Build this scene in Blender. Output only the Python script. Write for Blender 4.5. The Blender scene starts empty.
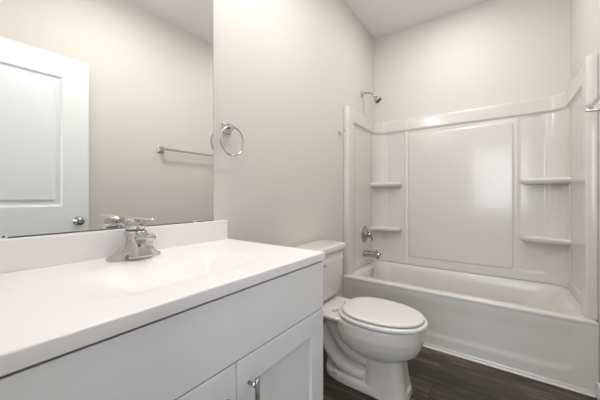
import bpy, bmesh, math, random
from mathutils import Vector, Matrix, noise
PI = math.pi
C = bpy.context.scene.collection
SC = bpy.context.scene

# ------------------------------------------------------------------ camera
cam = bpy.data.cameras.new('camera'); co = bpy.data.objects.new('camera', cam); C.objects.link(co)
co.location = (1.072, 0.0, 1.06)
co.rotation_euler = (PI/2, 0, math.radians(35.83))
cam.sensor_width = 36; cam.lens = 276.2*36/600; cam.shift_y = -3.5/600; cam.clip_start = .01
SC.camera = co

# ------------------------------------------------------------------ world, lights, exposure
w = bpy.data.worlds.new('world'); SC.world = w; w.use_nodes = True
w.node_tree.nodes['Background'].inputs[0].default_value = (.80, .90, 1.0, 1)
w.node_tree.nodes['Background'].inputs[1].default_value = 1.2
SC.view_settings.view_transform = 'Standard'; SC.view_settings.look = 'None'
SC.view_settings.gamma = 1; SC.view_settings.use_curve_mapping = False
SC.view_settings.exposure = 0.86
def area(name, loc, rot, sx, sy, power, col, shape='RECTANGLE', spread=PI):
    l = bpy.data.lights.new(name, 'AREA'); l.shape = shape; l.size = sx; l.size_y = sy
    l.energy = power; l.color = col; l.spread = spread
    o = bpy.data.objects.new(name, l); C.objects.link(o); o.location = loc; o.rotation_euler = rot
    return o
def point(name, loc, power, col, r):
    l = bpy.data.lights.new(name, 'POINT'); l.energy = power; l.color = col; l.shadow_soft_size = r
    o = bpy.data.objects.new(name, l); C.objects.link(o); o.location = loc
    return o
# daylight coming in through the window of the room behind the doorway
area('window_daylight', (1.15, -1.72, 1.45), (PI/2, 0, 0), 1.3, 1.3, 15, (.84, .92, 1.0))
# the bathroom's flush ceiling lamp and an unseen lamp added to brighten the tub
area('ceiling_lamp_light', (.70, .95, 2.645), (0, 0, 0), .50, .50, 5.4, (1.0, .995, .99), 'DISK')
area('added_tub_lamp_light', (.75, 2.18, 2.715), (0, 0, 0), .16, .16, 4.0, (1.0, .95, .90), 'DISK')
# the three bulbs of the vanity light above the mirror
for yb in (.20, .44, .68): point('vanity_bulb', (.17, yb, 2.30), 2.2, (.97, .98, 1.0), .05)

# ------------------------------------------------------------------ materials
def mat(name, col, rough=.5, metal=0, coat=0, bump=0, bscale=200, spec=.5, trans=0, emis=None):
    m = bpy.data.materials.new(name); m.use_nodes = True
    nt = m.node_tree; b = nt.nodes['Principled BSDF']
    b.inputs['Base Color'].default_value = (*col, 1); b.inputs['Roughness'].default_value = rough
    b.inputs['Metallic'].default_value = metal; b.inputs['Coat Weight'].default_value = coat
    b.inputs['Coat Roughness'].default_value = .05
    b.inputs['Specular IOR Level'].default_value = spec
    b.inputs['Transmission Weight'].default_value = trans
    if emis: b.inputs['Emission Color'].default_value = (*emis[0], 1); b.inputs['Emission Strength'].default_value = emis[1]
    if bump:
        tc = nt.nodes.new('ShaderNodeTexCoord'); n = nt.nodes.new('ShaderNodeTexNoise'); bp = nt.nodes.new('ShaderNodeBump')
        n.inputs['Scale'].default_value = bscale; n.inputs['Detail'].default_value = 3
        bp.inputs['Strength'].default_value = bump; bp.inputs['Distance'].default_value = .002
        nt.links.new(tc.outputs['Object'], n.inputs['Vector']); nt.links.new(n.outputs['Fac'], bp.inputs['Height'])
        nt.links.new(bp.outputs['Normal'], b.inputs['Normal'])
    return m
WALL = mat('wall_paint', (.695, .660, .622), .55, bump=.25, bscale=160, spec=.3)
CEIL = mat('ceiling_paint', (.86, .865, .87), .8, bump=.3, bscale=120, spec=.2)
TRIM = mat('trim_paint', (.78, .79, .79), .3)
DOORP = mat('door_paint', (.80, .81, .82), .3)
CAB = mat('cabinet_paint', (.90, .915, .935), .33)
TOPM = mat('cultured_marble', (.875, .86, .870), .34, coat=0)
GEL = mat('surround_acrylic', (.700, .675, .632), .17, coat=.15)
TUBM = mat('tub_acrylic', (.70, .68, .645), .22, coat=0)
PORC = mat('porcelain', (.74, .715, .69), .09, coat=.5)
SEAT = mat('seat_plastic', (.76, .735, .71), .2)
CHR = mat('chrome', (.60, .60, .60), .07, 1)
FIT = mat('tub_fitting_metal', (.40, .39, .38), .12, 1)
SATIN = mat('satin_chrome', (.70, .69, .67), .25, 1)
NICK = mat('brushed_nickel', (.56, .53, .49), .28, 1)
DARK = mat('gap_shade_black', (.03, .03, .03), .7)
MIRR = mat('mirror_silver', (.88, .89, .875), .0, 1)
EDGE = mat('glass_edge', (.13, .16, .15), .15)
CLIP = mat('clear_clip', (.70, .78, .74), .15)
RED = mat('red_dot', (.6, .03, .05), .3)
CAULK = mat('white_caulk', (.83, .80, .77), .35)
SCREW = mat('dark_screw', (.12, .11, .10), .4, .6)
HALLP = mat('hall_paint', (.66, .63, .60), .6, bump=.2, bscale=160)
GLOBE = mat('lamp_glass', (.9, .88, .84), .4, emis=((1.0, .93, .85), 2.0))
FIBER = mat('cabinet_side_wood', (.58, .46, .36), .6)

def floor_mat():
    m = bpy.data.materials.new('dark_vinyl_planks'); m.use_nodes = True
    nt = m.node_tree; N = nt.nodes; L = nt.links; b = N['Principled BSDF']
    tc = N.new('ShaderNodeTexCoord')
    br = N.new('ShaderNodeTexBrick'); br.offset = .37; br.squash = 1
    br.inputs['Scale'].default_value = 1; br.inputs['Brick Width'].default_value = 1.22; br.inputs['Row Height'].default_value = .155
    br.inputs['Mortar Size'].default_value = .0016; br.inputs['Mortar Smooth'].default_value = .3; br.inputs['Bias'].default_value = 0
    br.inputs['Color1'].default_value = (0, 0, 0, 1); br.inputs['Color2'].default_value = (1, 1, 1, 1); br.inputs['Mortar'].default_value = (.5, .5, .5, 1)
    L.new(tc.outputs['Object'], br.inputs['Vector'])
    # per plank shift of the grain
    mul = N.new('ShaderNodeVectorMath'); mul.operation = 'MULTIPLY_ADD'
    mul.inputs[1].default_value = (7, 3, 5); L.new(br.outputs['Color'], mul.inputs[0]); L.new(tc.outputs['Object'], mul.inputs[2])
    mp = N.new('ShaderNodeMapping'); mp.inputs['Scale'].default_value = (1.5, 12, 1); L.new(mul.outputs[0], mp.inputs['Vector'])
    n1 = N.new('ShaderNodeTexNoise'); n1.inputs['Scale'].default_value = 1.5; n1.inputs['Detail'].default_value = 7; n1.inputs['Roughness'].default_value = .65
    n1.inputs['Distortion'].default_value = .6
    L.new(mp.outputs[0], n1.inputs['Vector'])
    r = N.new('ShaderNodeValToRGB'); e = r.color_ramp.elements
    e[0].position = .30; e[0].color = (.014, .0105, .007, 1); e[1].position = .74; e[1].color = (.210, .170, .125, 1)
    x = e.new(.50); x.color = (.050, .038, .027, 1)
    L.new(n1.outputs['Fac'], r.inputs[0])
    hs = N.new('ShaderNodeMix'); hs.data_type = 'RGBA'; hs.blend_type = 'MULTIPLY'; hs.inputs[0].default_value = 1
    mr = N.new('ShaderNodeMapRange'); mr.inputs['To Min'].default_value = .60; mr.inputs['To Max'].default_value = 1.30
    L.new(br.outputs['Color'], mr.inputs[0]); L.new(r.outputs[0], hs.inputs[6]); L.new(mr.outputs[0], hs.inputs[7])
    mx = N.new('ShaderNodeMix'); mx.data_type = 'RGBA'; L.new(br.outputs['Fac'], mx.inputs[0]); L.new(hs.outputs[2], mx.inputs[6])
    mx.inputs[7].default_value = (.012, .009, .007, 1); L.new(mx.outputs[2], b.inputs['Base Color'])
    b.inputs['Roughness'].default_value = .42
    bp = N.new('ShaderNodeBump'); bp.inputs['Strength'].default_value = .25; bp.inputs['Distance'].default_value = .002
    L.new(n1.outputs['Fac'], bp.inputs['Height']); L.new(bp.outputs[0], b.inputs['Normal'])
    return m
FLOOR = floor_mat()

# ------------------------------------------------------------------ helpers
def obj(name, bm, m, parent=None, smooth=False, loc=None, bevel=0, mods=None):
    me = bpy.data.meshes.new(name)
    bmesh.ops.recalc_face_normals(bm, faces=bm.faces) if smooth != 'keep' else None
    bm.to_mesh(me); bm.free()
    me.materials.append(m)
    o = bpy.data.objects.new(name, me); C.objects.link(o)
    if smooth:
        for p in me.polygons: p.use_smooth = True
    if parent: o.parent = parent
    if loc: o.location = loc
    if bevel:
        b = o.modifiers.new('bevel', 'BEVEL'); b.width = bevel; b.segments = 3; b.limit_method = 'ANGLE'; b.angle_limit = math.radians(40)
        for p in me.polygons: p.use_smooth = True
        b.harden_normals = True
    return o
def thing(name, label, cat, loc=(0, 0, 0), group=None, kind=None):
    o = bpy.data.objects.new(name, None); C.objects.link(o); o.location = loc; o.empty_display_size = .1
    if label: o['label'] = label
    if cat: o['category'] = cat
    if group: o['group'] = group
    if kind: o['kind'] = kind
    return o
def box(bm, x0, x1, y0, y1, z0, z1):
    v = [bm.verts.new(p) for p in ((x0,y0,z0),(x1,y0,z0),(x1,y1,z0),(x0,y1,z0),(x0,y0,z1),(x1,y0,z1),(x1,y1,z1),(x0,y1,z1))]
    for f in ((0,3,2,1),(4,5,6,7),(0,1,5,4),(1,2,6,5),(2,3,7,6),(3,0,4,7)): bm.faces.new([v[i] for i in f])
    return bm
def bx(*a): return box(bmesh.new(), *a)
def rel(o, root):          # geometry written in room coordinates, moved under a thing's base
    o.parent = root; o.location = -Vector(root.location) if root.parent is None else (0, 0, 0)
    return o
def loft(bm, rings, cap0=True, cap1=True, closed=False):
    R = [[bm.verts.new(p) for p in r] for r in rings]
    n = len(R[0]); k = len(R)
    for i in range(k if closed else k-1):
        a, b = R[i], R[(i+1) % k]
        for j in range(n):
            bm.faces.new((a[j], a[(j+1) % n], b[(j+1) % n], b[j]))
    if not closed:
        if cap0: bm.faces.new(R[0][::-1])
        if cap1: bm.faces.new(R[-1])
    return bm
def tube(bm, pts, rad, n=16, sy=1.0, cap=True, up=Vector((0, 1, 0))):
    pts = [Vector(p) for p in pts]; rings = []
    if not hasattr(rad, '__len__'): rad = [rad]*len(pts)
    for i, p in enumerate(pts):
        t = (pts[min(i+1, len(pts)-1)] - pts[max(i-1, 0)]).normalized()
        u = up - up.dot(t)*t
        if u.length < 1e-4: u = Vector((1, 0, 0)) - t.x*t
        u.normalize(); v = t.cross(u)
        rings.append([p + (u*math.cos(a)*sy + v*math.sin(a))*rad[i] for a in (2*PI*j/n for j in range(n))])
    return loft(bm, rings, cap, cap)
def spline(pts, k=8):
    P = [Vector(p) for p in pts]; out = []
    for i in range(len(P)-1):
        a, b, c, d = P[max(i-1,0)], P[i], P[i+1], P[min(i+2,len(P)-1)]
        for s in range(k):
            t = s/k
            out.append(.5*((2*b)+(c-a)*t+(2*a-5*b+4*c-d)*t*t+(3*b-a-3*c+d)*t**3))
    return out+[P[-1]]
def rrect(cx, cy, a, b, r, z, k=6):
    pts = []; r = min(r, a-1e-4, b-1e-4)
    for q, (sx, sy) in enumerate(((1,1),(-1,1),(-1,-1),(1,-1))):
        for i in range(k+1):
            t = PI/2*q + PI/2*i/k
            pts.append((cx+sx*(a-r)+r*math.cos(t), cy+sy*(b-r)+r*math.sin(t), z))
    return pts
def egg(cx, lf, lb, hw, z, n=2.2, N=56, cy=0, nb=None):
    pts = []
    for j in range(N):
        t = 2*PI*j/N; c, s = math.cos(t), math.sin(t); e = 2/(n if c > 0 or nb is None else nb)
        pts.append((cx+(lf if c > 0 else lb)*math.copysign(abs(c)**e, c), cy+hw*math.copysign(abs(s)**e, s), z))
    return pts
def lathe(bm, prof, axis='z', o=(0, 0, 0), n=32, sy=1):      # prof: (radius, height along the axis)
    rings = []
    for r, h in prof:
        r = max(r, 1e-4); ring = []
        for j in range(n):
            a = 2*PI*j/n; p, q = r*math.cos(a), r*math.sin(a)*sy
            ring.append({'z': (o[0]+p, o[1]+q, o[2]+h), 'x': (o[0]+h, o[1]+p, o[2]+q), 'y': (o[0]+p, o[1]+h, o[2]+q)}[axis])
        rings.append(ring)
    return loft(bm, rings)
def sstep(a, b, x):
    t = min(1, max(0, (x-a)/(b-a))); return t*t*(3-2*t)
def lin(a, b, n): return [a+(b-a)*i/n for i in range(n+1)]
def relief(us, vs, f, back, bm=None):
    """Closed panel: front surface f(u,v)->point on a grid, back(u,v)->point."""
    def ded(q):
        o = []
        for t in sorted(q):
            if not o or t-o[-1] > 1e-5: o.append(t)
        return o
    us, vs = ded(us), ded(vs)
    bm = bm or bmesh.new(); nu, nv = len(us), len(vs)
    F = [[bm.verts.new(f(u, v)) for v in vs] for u in us]
    B = {}
    def bk(i, j):
        if (i, j) not in B: B[i, j] = bm.verts.new(back(us[i], vs[j]))
        return B[i, j]
    for i in range(nu-1):
        for j in range(nv-1):
            bm.faces.new((F[i][j], F[i+1][j], F[i+1][j+1], F[i][j+1]))
    rim = [(i, 0) for i in range(nu-1)]+[(nu-1, j) for j in range(nv-1)]+[(i, nv-1) for i in range(nu-1, 0, -1)]+[(0, j) for j in range(nv-1, 0, -1)]
    for k, (i, j) in enumerate(rim):
        i2, j2 = rim[(k+1) % len(rim)]
        bm.faces.new((F[i][j], F[i2][j2], bk(i2, j2), bk(i, j)))
    return bm
def struct(name, bm, m, **k):
    o = obj(name, bm, m, **k); o['kind'] = 'structure'; return o

# ------------------------------------------------------------------ room shell
W, YB, H = 1.498, 2.833, 2.726
T = .10
struct('wall_left', bx(-T, 0, -.0, YB+T, 0, H), WALL)
struct('wall_back', bx(0, W, YB, YB+T, 0, H), WALL)
struct('wall_right', bx(W, W+T, 0, YB+T, 0, H), WALL)
bm = bmesh.new()                                          # near wall with the doorway the photograph is taken from
DX0, DX1, DH = .70, 1.468, 2.06
box(bm, -T, DX0, -.12, 0, 0, H); box(bm, DX1, W+T, -.12, 0, 0, H); box(bm, DX0, DX1, -.12, 0, DH, H)
struct('wall_front', bm, WALL)
struct('floor', bx(-.6, 2.4, -1.9, YB+T, -.05, 0), FLOOR)
struct('ceiling', bx(-.6, 2.4, -1.9, YB+T, H, H+.05), CEIL)
# the room behind the doorway, with the window that gives the daylight
struct('wall_hall_left', bx(-.6, -.5, -1.9, -.12, 0, H), HALLP)
struct('wall_hall_right', bx(2.3, 2.4, -1.9, -.12, 0, H), HALLP)
bm = bmesh.new()
box(bm, -.5, .45, -1.9, -1.8, 0, H); box(bm, 1.85, 2.3, -1.9, -1.8, 0, H); box(bm, .45, 1.85, -1.9, -1.8, 0, .75); box(bm, .45, 1.85, -1.9, -1.8, 2.15, H)
struct('wall_hall_back', bm, HALLP)
bm = bmesh.new()
box(bm, -.5, -T, -.22, -.12, 0, H); box(bm, W+T, 2.3, -.22, -.12, 0, H)
struct('wall_hall_front', bm, HALLP)
bm = bmesh.new()
for a in ((.45,.49,.75,2.15),(1.81,1.85,.75,2.15),(.49,1.81,.75,.79),(.49,1.81,2.11,2.15),(.49,1.81,1.43,1.47)): box(bm, a[0], a[1], -1.88, -1.83, a[2], a[3])
struct('window_1', bm, TRIM)

# baseboards
def baseboard(name, x0, x1, y0, y1):
    bm = bmesh.new(); box(bm, x0, x1, y0, y1, 0, .085)
    struct(name, bm, TRIM, bevel=.004)
baseboard('baseboard_left', 0, .013, .872, 2.096)
baseboard('baseboard_right', W-.013, W, .03, 2.096)
struct('trim_1', bx(.014, W-.014, 2.083, 2.0995, 0, .012), CAULK, bevel=.005)      # bead along the foot of the tub

# ------------------------------------------------------------------ the open door (seen in the mirror)
door = thing('door_1', None, None, (1.462, .012, 0), kind='structure')
door['label'] = 'white two-panel door standing open against the right wall, seen in the mirror'
DW, DHH, DT = .728, 2.032, .035
uu = sorted(set([0, .07, DW-.07, DW] + [.148+d for d in (0,.006,.012,.03,.036,.05)] + [DW-.148-d for d in (0,.006,.012,.03,.036,.05)]))
panels = [(.148, DW-.148, .985, 1.882), (.148, DW-.148, .235, .80)]
vv = [0, DHH]
for p in panels:
    vv += [p[2]+d for d in (0,.006,.012,.03,.036,.05)] + [p[3]-d for d in (0,.006,.012,.03,.036,.05)]
vv = sorted(set(vv))
def ddepth(u, v):
    for a, b, c, d in panels:
        s = min(u-a, b-u, v-c, d-v)
        if s > -1e-6:
            for (s0, h0), (s1, h1) in zip(((0,0),(.006,.004),(.012,.011),(.03,.011),(.036,.009),(.05,.003)), ((.006,.004),(.012,.011),(.03,.011),(.036,.009),(.05,.003),(9,.003))):
                if s <= s1+1e-6: return h0+(h1-h0)*(s-s0)/(s1-s0)
    return 0
slab = obj('slab', relief(uu, vv, lambda u, v: (-DT+ddepth(u, v)*1.35, u, v+.006), lambda u, v: (0, u, v+.006)), DOORP, door)
kn = obj('door_knob', lathe(bmesh.new(), [(.032,-.0),(.032,-.006),(.013,-.010),(.012,-.030),(.020,-.036),(.027,-.045),(.028,-.054),(.024,-.062),(.012,-.067),(0,-.068)], 'x', (-DT, DW-.062, .885)), FIT, door, True)
obj('latch_plate', bx(-.030, -.006, DW, DW+.0015, .86, .915), NICK, door)
for z in (.25, 1.02, 1.78): obj('hinge', bx(-.003, .004, -.008, .004, z, z+.09), NICK, door)
door.rotation_euler = (0, 0, math.radians(3.0))
# door frame lining the opening
bm = bmesh.new()
box(bm, DX0, DX0+.018, -.125, .004, 0, DH); box(bm, DX0, DX1, -.125, .004, DH-.018, DH)
box(bm, DX0-.055, DX0, -.0, .012, 0, DH+.055); box(bm, DX0, DX1, 0, .012, DH, DH+.055)
struct('trim_2', bm, TRIM)

# ------------------------------------------------------------------ ceiling lamp (above the frame)
lamp = thing('ceiling_lamp', 'round flush ceiling lamp in the middle of the bathroom ceiling', 'lamp', (.70, .95, H))
obj('base', lathe(bmesh.new(), [(.27,0),(.275,-.01),(.27,-.025),(.0,-.025)]), NICK, lamp, True)
obj('glass_shade', lathe(bmesh.new(), [(.258,-.025),(.255,-.035),(.225,-.05),(.15,-.06),(0,-.066)]), GLOBE, lamp, True)

rc = thing('added_tub_lamp', 'small round lamp added in the ceiling over the tub to brighten it', 'lamp', (.75, 2.18, H))  # added recessed lamp, out of view, brightens the tub end
obj('trim_ring', lathe(bmesh.new(), [(.085,0),(.105,-.001),(.105,-.004),(.085,-.006),(.085,-.001)]), TRIM, rc, True)
obj('lens', lathe(bmesh.new(), [(.084,-.001),(.084,-.003),(0,-.004)]), GLOBE, rc, True)

# ------------------------------------------------------------------ vanity
VX, VY0, VY1, CT = .55, .004, .868, .858
van = thing('vanity_cabinet', 'white vanity cabinet with two recessed-panel doors under the sink top', 'cabinet', (.27, .43, 0))
bm = bmesh.new()
box(bm, .004, VX-.021, VY1-.016, VY1, 0, .805); box(bm, .004, VX-.021, VY0, VY0+.016, 0, .805)       # sides
box(bm, .004, .016, VY0+.016, VY1-.016, .1, .805); box(bm, .016, VX-.021, VY0+.016, VY1-.016, .1, .116)
box(bm, VX-.04, VX-.021, VY0+.016, VY1-.016, .60, .805); box(bm, VX-.04, VX-.021, .44, .472, .116, .60)
rel(obj('carcass', bm, CAB), van)
rel(obj('gap_shade_strip', bx(VX-.05, VX-.03, VY0, VY1-.002, .805, .828), DARK), van)  # near-black strip, paints the shade in the gap under the countertop
rel(obj('toe_kick', bx(VX-.09, VX-.075, VY0+.016, VY1-.016, 0, .1), CAB), van)
rel(obj('drawer_front', bx(VX-.02, VX, .010, VY1, .6565, .8235), CAB, bevel=.0015), van)
def cab_door(y0, y1, z0, z1, hy):
    fr = .074; s = (0, .001, .009)
    us = sorted([y0, y1] + [y0+fr+d for d in s] + [y1-fr-d for d in s]); vs = sorted([z0, z1] + [z0+fr+d for d in s] + [z1-fr-d for d in s])
    def h(u, v):
        k = min(u-y0-fr, y1-fr-u, v-z0-fr, z1-fr-v)
        return 0 if k <= 1e-6 else (.001 if k < .0015 else .009)
    d = rel(obj('door', relief(us, vs, lambda u, v: (VX-h(u, v), u, v), lambda u, v: (VX-.02, u, v)), CAB, bevel=.0012), van)
    bm = bmesh.new()
    tube(bm, [(VX+.030, hy, .474), (VX+.030, hy, .475), (VX+.030, hy, .602), (VX+.030, hy, .603)], [.0050,.0060,.0060,.0050], 20)
    tube(bm, [(VX-.001, hy, .583), (VX+.026, hy, .583)], .0046, 14); tube(bm, [(VX-.001, hy, .494), (VX+.026, hy, .494)], .0046, 14)
    h = obj('handle', bm, FIT, d, True)
cab_door(.4585, VY1, .11, .6525, .498)
cab_door(.038, .4555, .11, .6525, .407)
rel(obj('filler_strip', bx(VX-.02, VX-.004, VY0, .034, .11, .6525), CAB), van)

top = thing('countertop', 'white cultured marble vanity top with integral sink and backsplash', 'vanity top', (.28, .437, CT))
Y1T = .8745; X1T = .5545
def basin(x, y):
    a, b = .150, .240; cx, cy, r = .318, .4375, .10
    qx, qy = abs(x-cx)-a+r, abs(y-cy)-b+r
    s = math.hypot(max(qx, 0), max(qy, 0))+min(max(qx, qy), 0)-r
    d = -s
    return -.0035*sstep(-.010, .022, d)-.045*sstep(.0, .15, d)**1.2
xs = sorted(set([.0015, .0035, .008]+lin(.016, X1T-.008, 96)+[X1T-.0045, X1T-.0025, X1T-.001, X1T-.0003, X1T])); ys = sorted(set([.001]+lin(.012, Y1T-.008, 150)+[Y1T-.0045, Y1T-.0025, Y1T-.001, Y1T-.0003, Y1T]))
def toph(x, y):
    e = 0
    for k, (q) in enumerate((X1T-x, Y1T-y)):
        if q < .0046: e = max(e, .0045-math.sqrt(max(0, .0045**2-(.0045-q)**2)))
    return e
rel(obj('slab', relief(xs, ys, lambda x, y: (x, y, CT-toph(x, y)+basin(x, y)), lambda x, y: (x, y, .8295)), TOPM, smooth=True), top)
top.children[0].data.shade_smooth() if hasattr(top.children[0].data, 'shade_smooth') else None
rel(obj('backsplash', bx(.001, .0195, .001, .869, CT-.002, .9475), TOPM, bevel=.004), top)

# ------------------------------------------------------------------ mirror
mir = thing('wall_mirror', 'large frameless rectangular mirror standing on the vanity backsplash', 'mirror', (0, .44, .948))
MY0, MY1, MZ0, MZ1 = .075, .7965, .949, 2.02
rel(obj('glass', bx(.0012, .0052, MY0, MY1, MZ0, MZ1), EDGE), mir)
bm = bmesh.new(); v = [bm.verts.new(p) for p in ((.0054, MY0+.0015, MZ0+.003), (.0054, MY1-.001, MZ0+.003), (.0054, MY1-.001, MZ1-.0015), (.0054, MY0+.0015, MZ1-.0015))]
bm.faces.new(v); rel(obj('silvering', bm, MIRR), mir)
def clip(y, z, s):
    bm = bmesh.new(); box(bm, .0, .0095, y-.008, y+.008, z-.006*(s > 0), z+.006*(s < 0)+.0); box(bm, .0072, .0095, y-.008, y+.008, min(z, z+s*.010), max(z, z+s*.010))
    c = rel(obj('mirror_clip', bm, CLIP), mir)
    obj('screw', lathe(bmesh.new(), [(.003,.0095),(.0025,.0108),(0,.0110)], 'x', (0, y, z+s*.004)), SCREW, c, True)
clip(.133, MZ0+.001, 1); clip(.700, MZ0+.001, 1); clip(.133, MZ1, -1); clip(.70, MZ1, -1)

# ------------------------------------------------------------------ vanity light (above the frame)
vl = thing('vanity_light', 'three-lamp bar light on the wall above the mirror', 'light', (0, .44, 2.17))
rel(obj('back_plate', bx(.001, .022,   .10, .78, 2.14, 2.20), NICK, bevel=.004), vl)
for y in (.20, .44, .68):
    a_ = rel(obj('arm', tube(bmesh.new(), spline([(.02,y,2.17),(.07,y,2.16),(.13,y,2.16),(.17,y,2.19)]), .008, 12), NICK, smooth=True), vl)
    obj('lamp_shade', lathe(bmesh.new(), [(.0,2.185),(.03,2.19),(.052,2.21),(.064,2.24),(.061,2.24),(.049,2.214),(.03,2.196),(0,2.191)], 'z', (.17, y, 0)), GLOBE, a_, True)

# ------------------------------------------------------------------ faucet
FX, FY = .088, .425
fa = thing('faucet', 'chrome single-lever bathroom faucet standing behind the sink', 'faucet', (FX, FY, CT))
def fl(z, a, b, cx=0): return rrect(cx, 0, a, b, min(a, b)*.80, z)
bm = bmesh.new()
loft(bm, [fl(0,.029,.080), fl(.004,.030,.081), fl(.009,.029,.078), fl(.013,.031,.068,.002), fl(.022,.035,.057,.005), fl(.036,.038,.047,.008), fl(.052,.037,.040,.008), fl(.070,.034,.0345,.005), fl(.086,.031,.032,.001), fl(.090,.028,.029,0)])
loft(bm, [rrect(cx, 0, a, b, .022, z) for z, a, b, cx in ((.004,.043,.040,.015),(.012,.042,.037,.015),(.040,.040,.0345,.013),(.060,.036,.033,.010),(.072,.030,.030,.004))])
# spout
S = spline([(.02,0,.058),(.045,0,.066),(.070,0,.072),(.096,0,.075),(.108,0,.073)], 5)
rings = []
for i, p in enumerate(S):
    t = i/(len(S)-1); w_ = .021-.006*t; h_ = .015-.004*t
    rings.append([(p.x, w_*math.copysign(abs(math.cos(a))**.8, math.cos(a)), p.z+h_*math.copysign(abs(math.sin(a))**.8, math.sin(a))) for a in (2*PI*j/24 for j in range(24))])
loft(bm, rings)
obj('body', bm, CHR, fa, True)
obj('aerator', lathe(bmesh.new(), [(.0115,.074),(.0115,.056),(.0105,.052),(.008,.051),(0,.053)], 'z', (.094, 0, 0)), CHR, fa, True)
obj('trim_ring', lathe(bmesh.new(), [(.0265,.0895),(.0265,.0935)], 'z'), SCREW, fa, True)
bm = bmesh.new()
lathe(bm, [(.0290,.0935),(.0310,.097),(.0310,.118),(.029,.125),(.018,.130),(0,.131)])
S = spline([(-.024,0,.120),(.01,0,.128),(.045,0,.1295),(.085,0,.128),(.112,0,.129),(.121,0,.131)], 5); rings = []
for i, p in enumerate(S):
    t = i/(len(S)-1); w_ = (.022-.016*t**.7)+(.004*sstep(.85, 1, t)); h_ = .0075-.0038*t
    rings.append([(p.x, w_*math.cos(a), p.z+h_*math.sin(a)) for a in (2*PI*j/20 for j in range(20))])
loft(bm, rings)
hd = obj('lever_handle', bm, CHR, fa, True)
obj('temperature_dot', lathe(bmesh.new(), [(.004,.0305),(.0035,.0320),(0,.0325)], 'x', (0, .006, .108)), RED, hd, True)
obj('lift_rod', tube(bmesh.new(), [(-.034,0,0),(-.034,0,.05),(-.034,0,.085),(-.034,0,.088),(-.034,0,.096)], [.002,.002,.002,.005,.004], 12), CHR, fa, True)

# ------------------------------------------------------------------ wall fittings
def square_mount(bm, o, d, plate=.027, tip=.011, L=.06):          # tapered square post: plate against the wall, narrow tip; d = +-1 along x
    x, y, z = o; rings = []
    for s, r in ((0, plate), (.006, plate), (.009, plate*.86), (.022, plate*.62), (L*.7, tip*1.15), (L, tip)):
        rings.append(rrect(0, 0, r, r, r*.12, s, 3))
    loft(bm, [[(x+d*p[2], y+p[0], z+p[1]) for p in r] for r in rings])
ring = thing('towel_ring', 'round chrome towel ring on a square mount beside the mirror', 'towel ring', (0, .875, 1.39))
bm = bmesh.new(); square_mount(bm, (0, 0, 0), 1, .026, .012, .044); obj('mount', bm, CHR, ring, bevel=.001)
bm = bmesh.new(); rings = []
for i in range(64):
    a = 2*PI*i/64; c = Vector((.040, .004+.069*math.sin(a), -.066+.069*math.cos(a))); rd = Vector((0, math.sin(a), math.cos(a)))
    rings.append([c+(rd*math.cos(b)+Vector((1,0,0))*math.sin(b))*.0040 for b in (2*PI*j/10 for j in range(10))])
loft(bm, rings, closed=True); obj('ring', bm, CHR, ring, True)

tb = thing('towel_bar', 'straight chrome towel bar on square posts along the right wall', 'towel bar', (W, 1.6, 1.495))
Y0B, Y1B = 1.325, 1.950
for y in (Y0B, Y1B):
    bm = bmesh.new(); square_mount(bm, (W, y, 1.497), -1, .033, .014, .078); rel(obj('post', bm, NICK, bevel=.001), tb)
rel(obj('bar', tube(bmesh.new(), [(W-.066, Y0B, 1.497), (W-.066, Y1B, 1.497)], .0105, 4, up=Vector((0, 0, 1))), SATIN), tb)

hk = thing('robe_hook', 'tiny chrome hook on the left wall just before the tub surround', 'hook', (0, 2.035, 1.582))
bm = bmesh.new(); box(bm, 0, .006, -.013, .013, -.022, .022); obj('plate', bm, CHR, hk, bevel=.002)
obj('prong', tube(bmesh.new(), spline([(.004,0,.006),(.022,.004,.000),(.038,.010,.006),(.044,.014,.020)]), .0042, 10), CHR, hk, True)
obj('prong', tube(bmesh.new(), spline([(.004,0,-.008),(.016,-.003,-.016),(.026,-.004,-.012)]), .0040, 10), CHR, hk, True)

# ------------------------------------------------------------------ toilet
TY = 1.51
to = thing('toilet', 'white two-piece toilet with closed lid between the vanity and the tub', 'toilet', (.36, TY, 0))
def tp(r): return [(x-.36, y, z) for x, y, z in r]
bm = bmesh.new()
loft(bm, [tp(egg(.50, lf, lb, hw, z, 2.25)) for z, lf, lb, hw in (
    (.165,.120,.09,.070),(.190,.145,.12,.092),(.205,.170,.145,.112),(.225,.205,.170,.140),(.252,.237,.195,.163),(.285,.253,.21,.175),(.316,.260,.22,.181),(.328,.262,.22,.183),(.378,.262,.22,.183),(.388,.258,.215,.179))])
loft(bm, [tp(rrect(.575+dx, 0, a, b, .05, z)) for z, a, b, dx in ((0,.118,.104,.0),(.03,.112,.099,.0),(.10,.103,.092,-.004),(.20,.098,.088,-.01),(.26,.09,.08,-.015))])     # front column
loft(bm, [tp(egg(.455, .24, .25, hw, z, 3.0)) for z, hw in ((0,.106),(.030,.104),(.044,.097),(.050,.085))])    # foot
loft(bm, [tp(rrect(.35, 0, .15, b, .03, z)) for z, b in ((.01,.035),(.12,.030),(.30,.035),(.37,.07))])         # web
loft(bm, [tp(rrect(.175+dx, 0, a, b, .04, z)) for z, a, b, dx in ((.325,.14,.085,.04),(.345,.155,.115,.03),(.362,.165,.150,.025),(.380,.170,.160,.025),(.388,.165,.156,.025))])   # deck under the tank
P = spline([(x,0,z) for x, z in ((.47,.070),(.40,.068),(.335,.080),(.280,.112),(.240,.160),(.205,.220),(.19,.29))], 6)
tube(bm, [(p.x-.36, 0, p.z) for p in P], .050, 20, sy=1.85)
P = spline([(x,0,z) for x, z in ((.48,.155),(.42,.160),(.365,.180),(.315,.225),(.275,.280),(.24,.34))], 6)
tube(bm, [(p.x-.36, 0, p.z) for p in P], .050, 20, sy=1.70)
bo = obj('bowl', bm, PORC, to, True)
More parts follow.
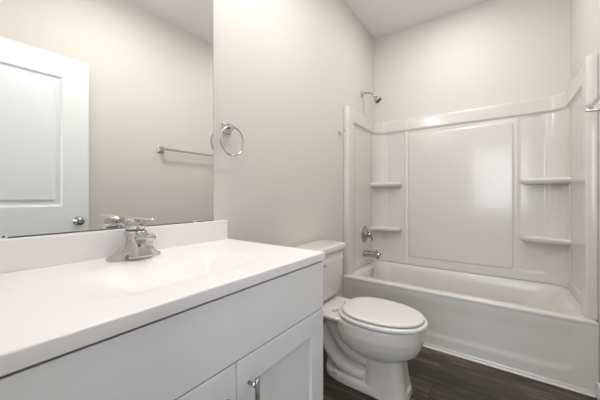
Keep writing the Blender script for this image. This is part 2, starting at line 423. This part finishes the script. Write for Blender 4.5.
m_ = bo.modifiers.new('remesh', 'REMESH'); m_.mode = 'VOXEL'; m_.voxel_size = .0045; m_.use_smooth_shade = True
m_ = bo.modifiers.new('smooth', 'SMOOTH'); m_.factor = .6; m_.iterations = 5
# seat ring and lid
def eg(s, z, d): return tp(egg(.510, .266-d, .200-d, .186-d, z-.013, 2.15, nb=2.4))
bm = bmesh.new()
def eh(z, d): return tp(egg(.53, .20+d, .15+d, .125+d, z-.013, 2.1))
loft(bm, [eg(0,.4045,.004), eg(0,.408,0), eg(0,.420,0), eg(0,.4245,.004), eh(.4245,.0), eh(.4045,-.003)], closed=True)
obj('seat', bm, SEAT, to, True)
bm = bmesh.new()
loft(bm, [eg(0,.4295,.020), eg(0,.4315,.015), eg(0,.4390,.015), eg(0,.4430,.020), eg(0,.4450,.034), eg(0,.4462,.07), eg(0,.4468,.12), eg(0,.4470,.17)])
li = obj('lid', bm, SEAT, to, True)
for s in (-1, 1):
    obj('hinge_cap', loft(bmesh.new(), [tp(rrect(.290, s*.075, .013-d, .020-d, .009, z)) for z, d in ((.384,0),(.400,0),(.405,.003),(.407,.007))]), SEAT, to, True)
# tank
bm = bmesh.new()
loft(bm, [tp(rrect(.115+dx, 0, a, b, .045, z)) for z, a, b, dx in ((.3890,.055,.165,-.004),(.398,.068,.182,-.003),(.425,.080,.196,-.001),(.46,.086,.205,0),(.55,.091,.214,0),(.64,.094,.220,0),(.702,.095,.222,0))])
obj('tank', bm, PORC, to, True)
bm = bmesh.new()
loft(bm, [tp(rrect(.115, 0, a, b, .035, z)) for z, a, b in ((.7025,.098,.226),(.706,.1035,.2315),(.712,.105,.233),(.733,.105,.233),(.741,.102,.230),(.745,.095,.223),(.746,.08,.20))])
obj('tank_lid', bm, PORC, to, True)
bm = bmesh.new(); lathe(bm, [(.014,.0),(.014,.006),(.009,.010),(.008,.018),(0,.020)], 'x', (.2095-.36, -.155, .655))
tube(bm, spline([(.224-.36,-.155,.655),(.230-.36,-.12,.652),(.232-.36,-.085,.645)]), [.006]*8+[.0065]*8+[.007], 12)
obj('flush_lever', bm, CHR, to, True)
for s in (-1, 1): obj('bolt_cap', lathe(bmesh.new(), [(.013,.036),(.013,.046),(.009,.054),(0,.057)], 'z', (.30-.36, s*.085, 0)), SEAT, to, True)

# ------------------------------------------------------------------ bathtub
TF, TB, RZ = 2.100, YB-.002, .398
tub = thing('bathtub', 'white alcove bathtub with a plain apron across the end of the room', 'bathtub', (.75, 2.46, 0))
xc, yc = .749, (TF+TB)/2; A, B = W/2-.001, (TB-TF)/2
def tr(x0, x1, y0, y1, r, z): return rrect((x0+x1)/2, (y0+y1)/2, (x1-x0)/2, (y1-y0)/2, r, z, 8)
X0, X1 = .001, W-.001
bm = bmesh.new()
loft(bm, [tr(X0,X1,TF+.004,TB,.003,.36), tr(X0,X1,TF+.003,TB,.004,.372), tr(X0,X1,TF+.0005,TB,.006,.380), tr(X0,X1,TF,TB,.008,.387), tr(X0+.003,X1-.003,TF+.003,TB,.010,.394), tr(X0+.010,X1-.010,TF+.010,TB-.004,.014,RZ),
    tr(.075,1.43,TF+.072,TB-.070,.10,RZ-.001), tr(.083,1.420,TF+.080,TB-.076,.105,RZ-.006), tr(.090,1.408,TF+.087,TB-.082,.11,RZ-.020), tr(.098,1.385,TF+.092,TB-.086,.12,.33),
    tr(.115,1.33,TF+.100,TB-.094,.13,.24), tr(.135,1.26,TF+.112,TB-.105,.14,.15), tr(.16,1.19,TF+.135,TB-.125,.14,.10), tr(.20,1.14,TF+.18,TB-.17,.12,.078), tr(.30,1.0,TF+.27,TB-.26,.06,.072)], cap0=False)
rel(obj('tub_shell', bm, TUBM, smooth=True), tub)
# apron with a wide shallow field
us = sorted(set([X0, .004, .05]+lin(.06, .12, 12)+lin(.12, 1.36, 20)+lin(1.36, 1.45, 18)+[W-.004, X1])); vs = sorted(set([0, .02, .023, .03, .05]+lin(.06, .14, 16)+lin(.14, .375, 20)))
def ap(x, z):
    def sd(cx, cz, a, b, r):
        qx, qz = abs(x-cx)-a+r, abs(z-cz)-b+r
        return math.hypot(max(qx, 0), max(qz, 0))+min(max(qx, qz), 0)-r
    s = sd(.75, .345, .655, .245, .08)
    return -.0005+.0075*sstep(.022, -.022, s)*sstep(.365, .25, z)+(.003 if z > .0215 else 0)
rel(obj('apron', relief(us, vs, lambda x, z: (x, TF+.001+ap(x, z), z), lambda x, z: (x, TF+.03, z)), TUBM, smooth=True), tub)
rel(obj('overflow_plate', lathe(bmesh.new(), [(.038,0),(.037,.006),(.028,.011),(.010,.012),(0,.010)], 'x', (.103, 2.50, .345)), CHR, smooth=True), tub)
rel(obj('drain', lathe(bmesh.new(), [(.032,0),(.030,.004),(.0,.005)], 'z', (.27, 2.47, .078)), CHR, smooth=True), tub)

# ------------------------------------------------------------------ tub surround
su = thing('tub_surround', 'glossy white three-wall tub surround with moulded corner shelves', 'tub surround', (.75, 2.8, RZ))
Z0, Z1, ZB = RZ+.001, 1.820, 1.705
zs = sorted(set([Z0, Z0+.004]+lin(Z0+.004, .46, 8)+lin(.46, .49, 5)+lin(.49, 1.62, 24)+lin(1.62, 1.69, 12)+lin(1.69, 1.725, 10)+lin(1.725, 1.81, 6)+[1.814, 1.8175, Z1]))
def band(z): return .013*sstep(1.692, 1.716, z) - .010*sstep(1.812, 1.8205, z) 
def rr(u, z, u0, u1, z0, z1, r):
    cx, cz, a, b = (u0+u1)/2, (z0+z1)/2, (u1-u0)/2, (z1-z0)/2
    qx, qz = abs(u-cx)-a+r, abs(z-cz)-b+r
    return math.hypot(max(qx, 0), max(qz, 0))+min(max(qx, qz), 0)-r
SBX, SBY = .024, YB-.022       # inner faces of the side panels and of the back panel
# back panel, with coves into the side walls
R = .105; prof = []
for i in range(13):
    a = PI/2*i/12; prof.append((SBX+R-R*math.cos(a), SBY-R+R*math.sin(a), -math.cos(a)*-1, -math.sin(a)))
for x in sorted(set(lin(SBX+R+.004, .335, 22)+lin(.335, .375, 16)+lin(.38, 1.13, 24)+lin(1.135, 1.175, 16)+lin(1.18, W-SBX-R-.004, 22))): prof.append((x, SBY, 0, -1))
for i in range(12, -1, -1):
    a = PI/2*i/12; prof.append((W-SBX-R+R*math.cos(a), SBY-R+R*math.sin(a), -math.cos(a), -math.sin(a)))
def backdepth(x, z):
    e = band(z)
    s = rr(x, z, .352, 1.160, .478, 1.660, .022)
    e += .006*sstep(.007, -.006, s)                          # raised centre panel
    e -= .002*sstep(0, .008, s)*(1-sstep(.008, .018, s))      # groove round it
    for x0, x1 in ((.134, .318), (1.195, 1.364)):
        e -= .005*sstep(.010, -.010, rr(x, z, x0, x1, .47, 1.685, .035))
    return e
def bf(i, z):
    x, y, nx, ny = prof[i]; e = backdepth(x, z)
    return (x+nx*e, y+ny*e, z)
def bb(i, z):
    x, y, nx, ny = prof[i]
    if i == 0: return (.002, y, z)
    if i == len(prof)-1: return (W-.002, y, z)
    return (min(max(x-nx*.02, .003), W-.003), YB-.002, z)
rel(obj('back_panel', relief(list(range(len(prof))), zs, bf, bb), GEL, smooth=True), su)
def side(sgn):
    ys = sorted(set([2.118, 2.121, 2.126]+lin(2.13, 2.215, 8)+lin(2.215, 2.250, 12)+lin(2.25, 2.27, 5)+lin(2.28, SBY-R-.001, 20)))
    def f(y, z):
        e = SBX+band(z)*sstep(2.20, 2.27, y)
        e += .022*(1-sstep(2.212, 2.248, y)) - .010*(1-sstep(2.117, 2.127, y)) - .006*sstep(1.812, 1.8205, z)*(y < 2.24)
        e -= .006*sstep(.008, -.008, rr(y, z, 2.285, 2.72, .46, 1.685, .03))
        x = e if sgn > 0 else W-e
        return (x, y, z)
    rel(obj('side_panel', relief(ys, zs, f, lambda y, z: (.002 if sgn > 0 else W-.002, y, z)), GEL, smooth=True), su)
side(1); side(-1)
def shelf(sgn, z):
    # plan outline: free tip on the back wall, front edge running to the side wall
    pl = spline([(.268, 0), (.280, -.022), (.276, -.050), (.250, -.074), (.19, -.090), (.12, -.106), (.05, -.128), (0, -.145)], 5)
    def ringz(zz, d):
        out = []
        for p in pl:
            x = p.x-d*(p.x/.3)*.9; y = p.y*(1-d/.16) if p.y else p.y
            out.append((x+.012, y, zz))
        out += [(.012, 0, zz)] + [(.012+.265*t*(1-d), .004, zz) for t in (.2, .4, .6, .8)]
        return [((x if sgn > 0 else W-x), SBY+.006+y, q) for x, y, q in out]
    bm = bmesh.new()
    loft(bm, [ringz(z-.044, .055), ringz(z-.039, .022), ringz(z-.030, .006), ringz(z-.016, .0), ringz(z-.004, 0), ringz(z+.001, .005), ringz(z+.002, .012), ringz(z-.001, .022), ringz(z-.002, .03)])
    rel(obj('corner_shelf', bm, GEL, smooth=True), su)
for sgn in (1, -1):
    for z in (1.196, .752): shelf(sgn, z)

# ------------------------------------------------------------------ shower fittings
SX = SBX-.006+.0005
sv = thing('shower_valve', 'round chrome shower valve with lever handle above the tub spout', 'shower valve', (SX, 2.525, .695))
obj('escutcheon', lathe(bmesh.new(), [(.080,0),(.079,.004),(.070,.009),(.050,.012),(.034,.014),(.033,.030),(.028,.034),(0,.035)], 'x'), FIT, sv, True)
bm = bmesh.new(); lathe(bm, [(.024,.034),(.025,.040),(.024,.060),(.018,.067),(0,.069)], 'x')
tube(bm, spline([(.052,.0,-.005),(.060,.020,-.028),(.064,.026,-.044),(.066,.028,-.058)], 5), [.012]*6+[.0095]*5+[.008]*5, 14)
obj('lever_handle', bm, FIT, sv, True)
sp = thing('tub_spout', 'chrome tub spout pointing over the rim under the shower valve', 'tub spout', (SX, 2.515, .515))
bm = bmesh.new(); S = spline([(0,0,0),(.05,0,0),(.11,0,-.001),(.140,0,-.004),(.152,0,-.010)], 5)
tube(bm, S, [.032,.031]+[.029]*8+[.0285]*5+[.028,.0275,.026,.024,.021,.016], 22)
lathe(bm, [(.017,-.012),(.017,-.036),(.013,-.036),(0,-.030)], 'z', (.132, 0, 0)); obj('body', bm, FIT, sp, True)
obj('diverter_knob', tube(bmesh.new(), [(.118,0,.022),(.118,0,.034),(.118,0,.035),(.118,0,.044)], [.003,.003,.007,.006], 12), FIT, sp, True)
sh = thing('shower', 'small metal shower head on a bent arm high above the tub', 'shower head', (0, 2.50, 2.045))
obj('flange', lathe(bmesh.new(), [(.031,0),(.030,.004),(.020,.010),(.011,.013),(0,.013)], 'x'), NICK, sh, True)
obj('arm', tube(bmesh.new(), spline([(.0,0,0),(.045,0,.002),(.080,0,-.006),(.108,0,-.026),(.125,0,-.046)], 6), .0095, 14), NICK, sh, True)
bm = bmesh.new(); d = Vector((.62, 0, -.78)).normalized(); o = Vector((.120, 0, -.040)); u = Vector((0, 1, 0)); v = d.cross(u); rings = []
for r, h in ((.010,0),(.015,.004),(.016,.014),(.012,.018),(.014,.024),(.026,.042),(.036,.060),(.037,.070),(.034,.073)): rings.append([o+d*h+(u*math.cos(a)+v*math.sin(a))*r for a in (2*PI*j/28 for j in range(28))])
loft(bm, rings); hh = obj('head', bm, NICK, sh, True)
bm = bmesh.new(); rings = [[o+d*h+(u*math.cos(a)+v*math.sin(a))*r for a in (2*PI*j/28 for j in range(28))] for r, h in ((.031,.0725),(.030,.075),(.012,.077))]
loft(bm, rings); obj('spray_face', bm, SCREW, hh, True)
